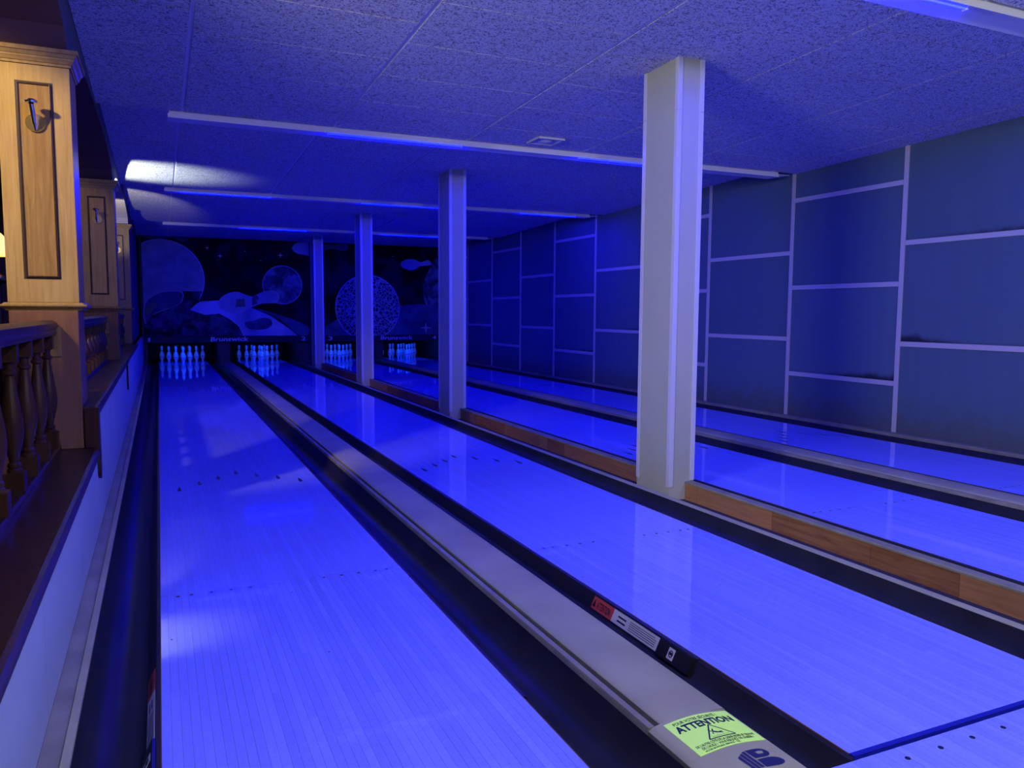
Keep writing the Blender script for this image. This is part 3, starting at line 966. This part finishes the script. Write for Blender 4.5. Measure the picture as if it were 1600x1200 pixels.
def ring(m, x0, x1, y0, y1, z0, z1, o0, o1):
    """sloping collar round a square shaft: offset o0 at z0, o1 at z1"""
    v = [(x0 - o0, y0 - o0, z0), (x1 + o0, y0 - o0, z0), (x1 + o0, y1 + o0, z0), (x0 - o0, y1 + o0, z0),
         (x0 - o1, y0 - o1, z1), (x1 + o1, y0 - o1, z1), (x1 + o1, y1 + o1, z1), (x0 - o1, y1 + o1, z1)]
    m.add(v, [(0, 1, 2, 3), (4, 7, 6, 5), (0, 4, 5, 1), (2, 6, 7, 3), (1, 5, 6, 2), (0, 3, 7, 4)])

PILAB = ['', 'tall golden-brown panelled wooden pilaster nearest the camera with a brass hook',
         'middle panelled wooden pilaster, darker, with a coat hook, second from the camera',
         'slim-looking farthest panelled wooden pilaster next to the bright arch']
for n_, yf in enumerate(PF):
    if n_ == 0:
        continue
    zb = SILL[n_ - 1][2]
    p = empty('pilaster', ((PW0 + PW1) / 2, yf + PD / 2, zb), PILAB[n_], 'pilaster', 'wooden pilasters on the left')
    x0, x1, y0, y1 = PW0, PW1, yf, yf + PD
    zb2 = 0.705 if n_ < 3 else 0.705
    m = MB()
    m.box(x0, x1, y0, y1, 1.264, 2.48)
    m.build('shaft', M_WOOD, p, bevel=0.003)
    m = MB().box(x0 + 0.006, x1 - 0.006, y0 + 0.006, y1 - 0.006, zb + 0.001 if n_ > 1 else 0.706, 1.222)
    if n_ == 1:
        m.box(x0 + 0.006, x1 - 0.006, y0 - 0.03, y0 + 0.0055, zb + 0.001, 1.222)
    m.build('lower_shaft', M_WOODRED, p, bevel=0.003)
    m = MB()
    ring(m, x0, x1, y0, y1, 1.2225, 1.232, 0.012, 0.012)
    ring(m, x0, x1, y0, y1, 1.232, 1.244, 0.020, 0.038)
    ring(m, x0, x1, y0, y1, 1.244, 1.254, 0.038, 0.038)
    ring(m, x0, x1, y0, y1, 1.254, 1.2635, 0.026, 0.014)
    m.build('middle_moulding', M_WOOD, p, bevel=0.002)
    m = MB()
    ring(m, x0, x1, y0, y1, 2.4805, 2.494, 0.008, 0.010)
    ring(m, x0, x1, y0, y1, 2.494, 2.510, 0.014, 0.024)
    ring(m, x0, x1, y0, y1, 2.510, 2.522, 0.026, 0.026)
    ring(m, x0, x1, y0, y1, 2.522, 2.540, 0.028, 0.040)
    ring(m, x0, x1, y0, y1, 2.540, 2.562, 0.046, 0.046)
    m.build('cornice', M_WOOD, p, bevel=0.002)
    # raised panel framed by a dark groove on the front
    a0, a1, b0, b1 = -0.603, -0.433, 1.386, 2.395
    m = MB()
    for (u0, u1, w0, w1) in ((a0, a0 + 0.008, b0, b1), (a1 - 0.008, a1, b0, b1), (a0 + 0.008, a1 - 0.008, b0, b0 + 0.008), (a0 + 0.008, a1 - 0.008, b1 - 0.008, b1)):
        m.box(u0, u1, y0 - 0.0012, y0 - 0.0003, w0, w1)
    m.build('panel_groove', M_GROOVE, p)
    m = MB()
    o = 0.017
    for (u0, u1, w0, w1) in ((a0 + 0.0085, a0 + o, b0 + 0.0085, b1 - 0.0085), (a1 - o, a1 - 0.0085, b0 + 0.0085, b1 - 0.0085), (a0 + o, a1 - o, b0 + 0.0085, b0 + o), (a0 + o, a1 - o, b1 - o, b1 - 0.0085)):
        m.box(u0, u1, y0 - 0.009, y0 - 0.0003, w0, w1)
    m.build('panel_moulding', M_WOODDK, p, bevel=0.002)
    MB().box(a0 + o + 0.0005, a1 - o - 0.0005, y0 - 0.004, y0 - 0.0003, b0 + o + 0.0005, b1 - o - 0.0005).build('panel', M_WOOD, p)
    # coat hook
    hx, hz = -0.517, 2.215 if n_ == 1 else 2.19
    hk = MB()
    def disc(m, cx, cz, r, ya_, yb_, seg_=20):
        m.tube((cx, ya_, cz), (cx, yb_, cz), r, seg=seg_)
    disc(hk, hx, hz - 0.030, 0.046, y0 - 0.0135, y0 - 0.0045)
    h = hk.build('coat_hook', M_BRASS, p, smooth=True)
    h['label'] = 'brass coat hook'
    m = MB()
    m.tube((hx, y0 - 0.0137, hz - 0.066), (hx - 0.002, y0 - 0.038, hz - 0.03), 0.006, 0.012)
    m.tube((hx - 0.002, y0 - 0.038, hz - 0.03), (hx - 0.006, y0 - 0.082, hz + 0.052), 0.012, 0.0125)
    m.build('hook_arm', M_CHROME, h, smooth=True)
    MB().lathe([(0.006, 0.0), (0.028, 0.001), (0.031, 0.010), (0.025, 0.018), (0.003, 0.021)], (hx - 0.006, y0 - 0.083, hz + 0.0525), 16).build('knob', M_CHROME, h, smooth=True)

# balustrades
BAL = [(0.026, 0.0), (0.026, 0.010), (0.020, 0.016), (0.024, 0.024), (0.024, 0.032), (0.016, 0.040), (0.019, 0.060), (0.034, 0.12), (0.040, 0.165), (0.037, 0.22), (0.026, 0.30), (0.018, 0.365), (0.0165, 0.385), (0.024, 0.392), (0.025, 0.402), (0.017, 0.410), (0.017, 0.43), (0.022, 0.44)]
BX = -0.50
for n_, (ya, yb, zb, lab) in enumerate(((-0.85, 3.26, 0.48, 'dark wooden balustrade with turned balusters nearest the camera'),
                                        (3.65, 7.73, 0.70, 'dark wooden balustrade between the first two pilasters'),
                                        (8.10, 12.28, 0.70, 'dark wooden balustrade between the two farther pilasters'))):
    bl = empty('balustrade', (BX, (ya + yb) / 2, zb), lab, 'balustrade', 'balustrades on the left')
    zr = 1.095
    MB().prism_y([(BX - 0.035, zb + 0.0005), (BX + 0.035, zb + 0.0005), (BX + 0.035, zb + 0.022), (BX + 0.028, zb + 0.032), (BX - 0.028, zb + 0.032), (BX - 0.035, zb + 0.022)], ya, yb).build('bottom_rail', M_WOODDK, bl)
    MB().prism_y([(BX - 0.034, zr), (BX + 0.034, zr), (BX + 0.038, zr + 0.012), (BX + 0.034, zr + 0.026), (BX + 0.044, zr + 0.042), (BX + 0.042, zr + 0.062), (BX + 0.02, zr + 0.076), (BX - 0.02, zr + 0.076), (BX - 0.042, zr + 0.062), (BX - 0.044, zr + 0.042), (BX - 0.034, zr + 0.026), (BX - 0.038, zr + 0.012)], ya, yb).build('handrail', M_WOODDK, bl, smooth=True)
    m = MB().box(BX - 0.055, BX + 0.055, yb + 0.0005, yb + 0.008 if n_ == 0 else yb + 0.012, 0.98, 1.14)
    m.build('rail_plate', M_WOOD, bl, bevel=0.002)
    h0 = zb + 0.032
    pl = 0.085
    scale = (zr - 0.07 - h0 - pl) / 0.44
    bm_ = MB()
    bm_.box(-0.036, 0.036, -0.036, 0.036, 0.0, pl)
    bm_.lathe([(r, pl + z * scale) for r, z in BAL], (0, 0, 0), 14)
    bm_.box(-0.031, 0.031, -0.031, 0.031, zr - 0.0705 - h0, zr - 0.0005 - h0)
    bme = bm_.mesh('baluster', M_WOODDK, smooth=True)
    y = yb - 0.12
    while y > ya:
        link_mesh('baluster', bme, bl, (BX, y, h0))
        y -= 0.37

# wall above the arches
aw = MB()
AX0, AX1 = -0.66, -0.365
Zs, rise = 2.562, 0.215
SOFF = []
for n_ in range(3):
    ya, yb = PF[n_] + PD, PF[n_ + 1]
    N_ = 28
    soff = MB()
    pts = []
    for i in range(N_ + 1):
        t = i / N_
        pts.append((ya + (yb - ya) * t, Zs + rise * math.sqrt(max(0.0, 1 - abs(2 * t - 1) ** 2.6))))
    for (y0, z0), (y1, z1) in zip(pts, pts[1:]):
        if n_ == 0 and y1 < -3: continue
        aw.add([(AX1, y0, z0), (AX1, y1, z1), (AX1, y1, 3.06), (AX1, y0, 3.06), (AX0, y0, z0), (AX0, y1, z1), (AX0, y1, 3.06), (AX0, y0, 3.06)],
               [(0, 1, 2, 3), (4, 7, 6, 5), (0, 4, 5, 1), (2, 6, 7, 3)])
        soff.add([(AX0, y0, z0 - 0.004), (AX1 + 0.006, y0, z0 - 0.004), (AX1 + 0.006, y1, z1 - 0.004), (AX0, y1, z1 - 0.004),
                  (AX0, y0, z0 - 0.0002), (AX1 + 0.006, y0, z0 - 0.0002), (AX1 + 0.006, y1, z1 - 0.0002), (AX0, y1, z1 - 0.0002)],
                 [(0, 1, 2, 3), (4, 7, 6, 5), (0, 4, 5, 1), (2, 6, 7, 3), (1, 5, 6, 2), (0, 3, 7, 4)])
    SOFF.append(soff)
for n_, yf in enumerate(PF):
    aw.box(AX0, AX1, yf, yf + PD + (0.06 if n_ == 3 else 0), Zs + 0.001, 3.06)
tag(MB().box(AX0, AX1, PF[3] + PD + 0.06, 17.62, 0.7005, 3.06).build('wall_left_far', M_LEFTWALL), kind='structure')
tag(MB().box(AX0, AX1, -3.0, PF[0], 0.5, 3.06).build('wall_left_near', M_LEFTWALL), kind='structure')
wa = tag(aw.build('wall_left_upper', M_LEFTWALL), kind='structure')
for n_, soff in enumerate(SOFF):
    soff.build('arch_soffit', M_SOFFIT_SHADED if n_ < 2 else M_SOFFIT_LIT, wa, smooth=True)

# shell of the bar behind the arches
for nm, b_ in (('floor_bar', (-4.5, -0.71, -3.0, 14.0, -0.05, 0.0)), ('wall_bar', (-4.6, -4.5, -3.0, 14.0, 0.0, 3.06)), ('ceiling_bar', (-4.5, -0.66, -3.0, 14.0, 3.0, 3.06)),
               ('wall_bar_far', (-4.5, -0.70, 13.9, 14.0, 0.0, 3.0))):
    tag(MB().box(*b_).build(nm, M_BARFLOOR if 'floor' in nm else M_BARWALL), kind='structure')
# wall lamp glimpsed at the left edge
wl = empty('wall_lamp', (-1.47, 8.1, 1.7), 'small glowing orange lamp at the left edge beside the nearest pilaster', 'lamp')
MB().lathe([(0.012, 0.0), (0.012, 0.16), (0.02, 0.165)], (-1.47, 8.1, 1.60), 10).build('stem', M_BRASS, wl, smooth=True)
MB().lathe([(0.09, 0.0), (0.11, 0.03), (0.08, 0.20), (0.045, 0.24)], (-1.47, 8.1, 1.77), 16).build('shade', M_LAMP, wl, smooth=True)
MB().lathe([(0.08, 0.0), (0.08, 0.02), (0.03, 0.05)], (-1.47, 8.1, 1.548), 14).build('base', M_BRASS, wl, smooth=True)
tb = empty('side_table', (-1.47, 8.1, 0.0), 'tall dark side table under the glowing orange lamp', 'table')
MB().lathe([(0.25, 0.0), (0.25, 0.03), (0.04, 0.06), (0.035, 1.50)], (-1.47, 8.1, 0.001), 16).build('pedestal', M_WOODDK, tb, smooth=True)
MB().lathe([(0.28, 0.0), (0.30, 0.02), (0.30, 0.035)], (-1.47, 8.1, 1.5015), 20).build('table_top', M_WOODDK, tb, smooth=True)

# ------------------------------------------------------------------ pin area: covers, kickbacks, pit
tag(MB().box(-1.0, WALLX + 0.2, BACKY - 0.1, BACKY, -0.12, 3.06).build('wall_back', M_PIT), kind='structure')
MY = 17.70
M_SKY = print_mat('print_space', (0.0, 0.001, 0.004), (0.016, 0.018, 0.06), 1.6, 8, 0.45, 0.8)
M_MOON = print_mat('print_moon', (0.20, 0.22, 0.22), (0.30, 0.32, 0.32), 3.0)
M_PLANET = print_mat('print_planet', (0.02, 0.03, 0.06), (0.20, 0.25, 0.32), 4.5, 8, 0.38, 0.68)
M_CRATER = print_mat('print_cratered_moon', (0.36, 0.36, 0.50), (0.02, 0.02, 0.05), 13.0, lo=0.02, hi=0.16, vor=True)
M_SNOW = print_mat('print_snow', (0.16, 0.22, 0.34), (0.40, 0.48, 0.65), 1.5, 5)
M_SNOWDIM = print_mat('print_snow_dim', (0.03, 0.045, 0.09), (0.10, 0.14, 0.22), 1.8, 6)
M_ROCK = print_mat('print_rock', (0.003, 0.004, 0.012), (0.08, 0.10, 0.17), 5.0, 9, 0.40, 0.75)
M_PRPIN = print_mat('print_pin', (0.22, 0.25, 0.34), (0.32, 0.36, 0.46), 2.0)
M_PRPIND = print_mat('print_pin_dim', (0.05, 0.055, 0.10), (0.10, 0.10, 0.17), 3.0)
M_OUTL = plain('print_outline', (0.40, 0.42, 0.55), 0.6, spec=0.1)
M_LEDGE = plain('mask_ledge', (0.030, 0.033, 0.045), 0.6, spec=0.1)
M_LOGO = plain('mask_lettering', (0.55, 0.56, 0.70), 0.5)
M_STAR = plain('print_star', (0.30, 0.32, 0.45), 0.4)
LAY = [0]

def prn(par, prof, mat, name):
    LAY[0] += 1
    y1 = MY - 0.0012 * LAY[0]
    return MB().flat_y(prof, y1 - 0.0006, y1).build(name, mat, par)

def smooth_poly(pts, n=4):
    out = []
    m = len(pts)
    for i in range(m):
        p0, p1, p2, p3 = (Vector(pts[(i + d) % m]) for d in (-1, 0, 1, 2))
        for k in range(n):
            t = k / n
            q = 0.5 * ((2 * p1) + (-p0 + p2) * t + (2 * p0 - 5 * p1 + 4 * p2 - p3) * t * t + (-p0 + 3 * p1 - 3 * p2 + p3) * t ** 3)
            out.append((q.x, q.y))
    return out

def disc_pts(cx, cz, r, x0=-9, x1=99, n=48):
    return [(max(x0, min(x1, cx + r * math.cos(2 * math.pi * i / n))), cz + r * math.sin(2 * math.pi * i / n)) for i in range(n)]

def offset(pts, k):
    cx = sum(p[0] for p in pts) / len(pts); cz = sum(p[1] for p in pts) / len(pts)
    return [(cx + (p[0] - cx) * k, cz + (p[1] - cz) * k) for p in pts]

def mask(x0, x1, label, body):
    mk = empty('pin_cover', ((x0 + x1) / 2, MY, 0.5), label, 'pin cover', 'printed pin covers')
    MB().box(x0, x1, MY, MY + 0.04, 1.737, 3.02).build('upper_panel', M_SKY, mk)
    MB().box(x0, x1, MY, MY + 0.04, 0.64, 1.733).build('lower_panel', M_SKY, mk)
    MB().box(x0, x1, MY - 0.03, MY + 0.04, 0.50, 0.638).build('ledge', M_LEDGE, mk, bevel=0.004)
    MB().box(x0 - 0.045, x0 - 0.001, MY - 0.035, MY + 0.05, 0.45, 3.02).build('frame', M_BLACK, mk)
    MB().box(x1 + 0.001, x1 + 0.045, MY - 0.035, MY + 0.05, 0.45, 3.02).build('frame', M_BLACK, mk)
    LAY[0] = 0
    body(mk)
    return mk

def put_text(par, txt, x, z, size, width, shear=0.0, bold=0.015):
    me = text_mesh(txt, size, M_LOGO, bold=size * bold, shear=shear, width=width, depth=0.001)
    me.transform(Matrix.Rotation(math.radians(90), 4, 'X'))
    link_mesh('lettering', me, par, (x, MY - 0.033, z))

def star(par, x, z, r):
    prn(par, [(x + (r if i % 2 == 0 else r * 0.22) * math.cos(math.pi * i / 4), z + (r if i % 2 == 0 else r * 0.22) * math.sin(math.pi * i / 4)) for i in range(8)], M_STAR, 'star')

def body1(mk):
    prn(mk, disc_pts(0.13, 1.92, 0.88, -0.27), M_OUTL, 'moon_rim')
    prn(mk, disc_pts(0.13, 1.92, 0.86, -0.27), M_MOON, 'moon')
    prn(mk, disc_pts(2.72, 1.84, 0.455), M_OUTL, 'planet_rim')
    prn(mk, disc_pts(2.72, 1.84, 0.44), M_PLANET, 'planet')
    prn(mk, [(0.55, 0.65), (0.55, 1.20), (0.9, 1.43), (1.27, 1.46), (2.07, 1.28), (2.47, 1.09), (2.83, 0.83), (3.05, 0.645)], M_SNOW, 'snow_hill')
    prn(mk, smooth_poly([(2.11, 1.28), (2.65, 1.13), (3.27, 0.88), (3.28, 0.65), (3.07, 0.65), (2.65, 1.02)], 3), M_SNOWDIM, 'snow_hill')
    prn(mk, [(-0.27, 0.645), (-0.27, 0.90), (-0.1, 1.12), (0.23, 1.26), (0.5, 1.48), (0.55, 1.66), (0.95, 1.66), (0.86, 1.42), (0.68, 1.24), (0.99, 1.13), (1.30, 1.16), (1.54, 1.02), (1.72, 0.86), (1.81, 0.645)], M_ROCK, 'rocky_ground')
    prn(mk, smooth_poly([(1.85, 0.95), (2.05, 1.0), (2.22, 1.06), (2.42, 1.04), (2.46, 0.90), (2.30, 0.80), (1.95, 0.80)], 3), M_SNOWDIM, 'shadow_print')
    p = [(1.29, 1.36), (1.41, 1.56), (1.69, 1.66), (2.01, 1.56), (2.22, 1.65), (2.48, 1.70), (2.62, 1.58), (2.54, 1.42), (2.25, 1.40), (2.0, 1.31), (1.72, 1.17), (1.44, 1.22)]
    prn(mk, smooth_poly(offset(p, 1.03)), M_OUTL, 'pin_outline')
    prn(mk, smooth_poly(p), M_PRPIN, 'printed_pin')
    prn(mk, [(1.66, 1.31), (1.68, 1.49), (1.86, 1.51), (1.87, 1.32)], M_NAVY, 'pin_emblem')
    prn(mk, [(2.03, 1.57), (2.12, 1.60), (2.18, 1.52), (2.12, 1.46), (2.15, 1.40), (2.02, 1.34)], M_NAVY, 'pin_collar')
    q = [(-0.25, 1.36), (0.01, 1.60), (0.30, 1.66), (0.52, 1.64), (0.55, 1.52), (0.46, 1.37), (0.13, 1.23), (-0.1, 1.12), (-0.25, 0.92)]
    prn(mk, offset(smooth_poly(q), 1.0), M_OUTL, 'pin_outline')
    prn(mk, offset(smooth_poly(q), 0.965), M_PRPIND, 'printed_pin')
    prn(mk, [(-0.24, 1.30), (-0.05, 1.42), (0.05, 1.36), (-0.06, 1.25), (-0.24, 1.05)], M_NAVY, 'pin_collar')
    q = [(-0.25, 3.0), (0.02, 3.01), (0.21, 2.97), (0.38, 2.93), (0.57, 2.99), (0.71, 2.93), (0.67, 2.78), (0.54, 2.77), (0.34, 2.84), (0.11, 2.79), (-0.24, 2.83)]
    prn(mk, smooth_poly(q), M_PRPIND, 'printed_pin')
    prn(mk, [(2.94, 2.71), (3.0, 2.80), (3.09, 2.85), (3.345, 2.88), (3.345, 2.54), (3.08, 2.58), (2.99, 2.63)], M_PRPIN, 'printed_pin')
    for x, z, r in ((1.08, 2.64, 0.05), (1.35, 2.47, 0.06), (2.68, 2.53, 0.07), (1.8, 2.96, 0.03), (2.24, 2.39, 0.03), (1.52, 2.9, 0.03), (2.5, 2.95, 0.03), (1.9, 2.6, 0.025)):
        star(mk, x, z, r)
    put_text(mk, 'Brunswick', 1.09, 0.53, 0.135, 0.83, 0.12, 0.02)
    put_text(mk, '1', -0.20, 0.53, 0.13, 0.042, 0.0, 0.0)
    put_text(mk, '2', 3.13, 0.53, 0.13, 0.10)
    for x in (0.10, 0.22, 2.86, 2.98):
        prn(mk, [(x, 0.56), (x + 0.09, 0.56), (x + 0.09, 0.60), (x, 0.60)], M_BLACK, 'sensor_window').location.y -= 0.032

def body2(mk):
    prn(mk, smooth_poly([(6.30, 2.2), (6.17, 1.83), (6.28, 1.35), (6.58, 1.1), (6.60, 1.9), (6.56, 2.6)], 4), M_PLANET, 'planet')
    prn(mk, [(3.58, 0.645), (3.58, 0.82), (3.75, 0.88), (4.01, 1.04), (4.40, 0.80), (4.55, 0.645)], M_SNOWDIM, 'snow_hill')
    prn(mk, [(5.20, 0.645), (5.49, 1.38), (6.05, 1.42), (6.60, 1.40), (6.60, 0.645)], M_SNOWDIM, 'snow_hill')
    prn(mk, disc_pts(4.76, 1.32, 0.81), M_OUTL, 'moon_rim')
    prn(mk, [(x, max(0.645, z)) for x, z in disc_pts(4.76, 1.32, 0.79)], M_CRATER, 'cratered_moon')
    p = [(5.59, 2.40), (5.71, 2.52), (5.92, 2.55), (6.13, 2.48), (6.30, 2.54), (6.40, 2.48), (6.38, 2.41), (6.13, 2.38), (5.91, 2.27), (5.71, 2.30)]
    prn(mk, smooth_poly(p), M_PRPIN, 'printed_pin')
    q = [(3.58, 2.84), (3.95, 2.82), (4.19, 2.87), (4.30, 2.79), (4.18, 2.68), (3.91, 2.73), (3.58, 2.66)]
    prn(mk, smooth_poly(q, 3), M_PRPIND, 'printed_pin')
    prn(mk, [(6.42, 0.70), (6.50, 0.95), (6.60, 1.05), (6.60, 0.66)], M_PRPIND, 'printed_pin')
    prn(mk, disc_pts(6.36, 1.72, 0.10, n=20), M_NAVY, 'planet_spot')
    for x, z, r in ((6.25, 0.82, 0.16), (4.4, 2.9, 0.03), (5.2, 2.85, 0.03), (6.2, 2.9, 0.03), (5.4, 2.6, 0.025)):
        star(mk, x, z, r)
    put_text(mk, 'Brunswick', 5.06, 0.53, 0.135, 0.83, 0.12, 0.02)
    put_text(mk, '3', 3.77, 0.53, 0.13, 0.10)
    put_text(mk, '4', 6.42, 0.53, 0.13, 0.10)
    for x in (4.05, 4.17):
        prn(mk, [(x, 0.56), (x + 0.09, 0.56), (x + 0.09, 0.60), (x, 0.60)], M_BLACK, 'sensor_window').location.y -= 0.032

mask(-0.275, 3.36, 'printed space scene pin cover with large moon and flying pin, numbered 1 and 2', body1)
mask(3.56, 6.64, 'printed space scene pin cover with round cratered moon, numbered 3', body2)
tag(MB().box(3.41, 3.51, MY - 0.02, MY + 0.05, -0.12, 3.02).build('trim_31', M_BLACK), kind='structure')
tag(MB().box(6.69, 6.815, MY - 0.02, MY + 0.05, -0.12, 3.02).build('trim_32', M_BLACK), kind='structure')

KLAB = {(-0.30, -0.232): 'dark side board of the pin deck at the far left',
        (1.30, 1.52): 'dark division board between the first two pin decks',
        (3.10, 3.40): 'dark division board between the middle two pin decks',
        (4.93, 5.15): 'dark division board between the last two pin decks',
        (6.67, 6.80): 'dark side board of the pin deck at the far right'}
for (a, b_), lab in KLAB.items():
    tag(MB().box(a, b_, 17.76, 20.0, -0.12, 0.95).build('division_board', M_KICK, None, bevel=0.004), lab, 'board', 'boards between the pin decks')
for x0, lab in ((L1, 'first'), (L2, 'second'), (L3, 'third'), (L4, 'fourth')):
    tag(MB().prism_x([(19.9, 0.0), (19.93, 0.0), (19.86, 0.95), (19.83, 0.95)], x0 - 0.2, x0 + LW + 0.2).build('pit_curtain', M_PIT), 'black pit curtain hanging behind the pins of the %s lane from the left' % lab, 'curtain', 'pit curtains')
    # the pin light hidden behind the cover
    l = lamp('pin_light', 'AREA', (x0 + LW / 2, 17.86, 0.80), 12, (0.003, 0.055, 1.0), 1.0, aim=(x0 + LW / 2, 18.75, 0.12), sy=0.08)

# ------------------------------------------------------------------ pins
PR = [(0.0255, 0.0), (0.0270, 0.008), (0.0358, 0.057), (0.0498, 0.086), (0.0605, 0.114), (0.0583, 0.149), (0.0515, 0.184), (0.0400, 0.219), (0.0292, 0.238), (0.0250, 0.249), (0.0235, 0.254), (0.0241, 0.276), (0.0284, 0.300), (0.0323, 0.343), (0.0310, 0.358), (0.0235, 0.373), (0.0120, 0.380), (0.002, 0.381)]
pinm = MB().lathe(PR, seg=20).mesh('body', M_PIN, smooth=True)
bandm = MB().lathe([(0.0614, 0.118), (0.0608, 0.128), (0.0602, 0.128), (0.0608, 0.118)], seg=20).mesh('band', M_PINBAND, smooth=True)
stripem = MB().lathe([(0.0245, 0.259), (0.0246, 0.268), (0.0238, 0.268), (0.0237, 0.259)], seg=16).mesh('stripe', M_PINBAND, smooth=True)
ROWN = ['front pin of the rack', None, None, None]
names = {(0, 0): 'front pin', (1, 0): 'left pin of the second row', (1, 1): 'right pin of the second row',
         (2, 0): 'left pin of the third row', (2, 1): 'middle pin of the third row', (2, 2): 'right pin of the third row',
         (3, 0): 'leftmost of the back row', (3, 1): 'inner left of the back row', (3, 2): 'inner right of the back row', (3, 3): 'rightmost of the back row'}
for x0, lab in ((L1, 'first lane from the left'), (L2, 'second lane from the left'), (L3, 'third lane from the left'), (L4, 'fourth lane from the left')):
    for row in range(4):
        for k in range(row + 1):
            px = x0 + LW / 2 + (k - row / 2) * 0.3048
            py = 18.288 + row * 0.26396
            p = empty('bowling_pin', (px, py, 0.0), 'white bowling pin, %s, %s' % (names[(row, k)], lab), 'bowling pin', 'bowling pins')
            link_mesh('body', pinm, p, (px, py, 0.0005))
            link_mesh('band', bandm, p, (px, py, 0.0005))
            link_mesh('stripe', stripem, p, (px, py, 0.0005))
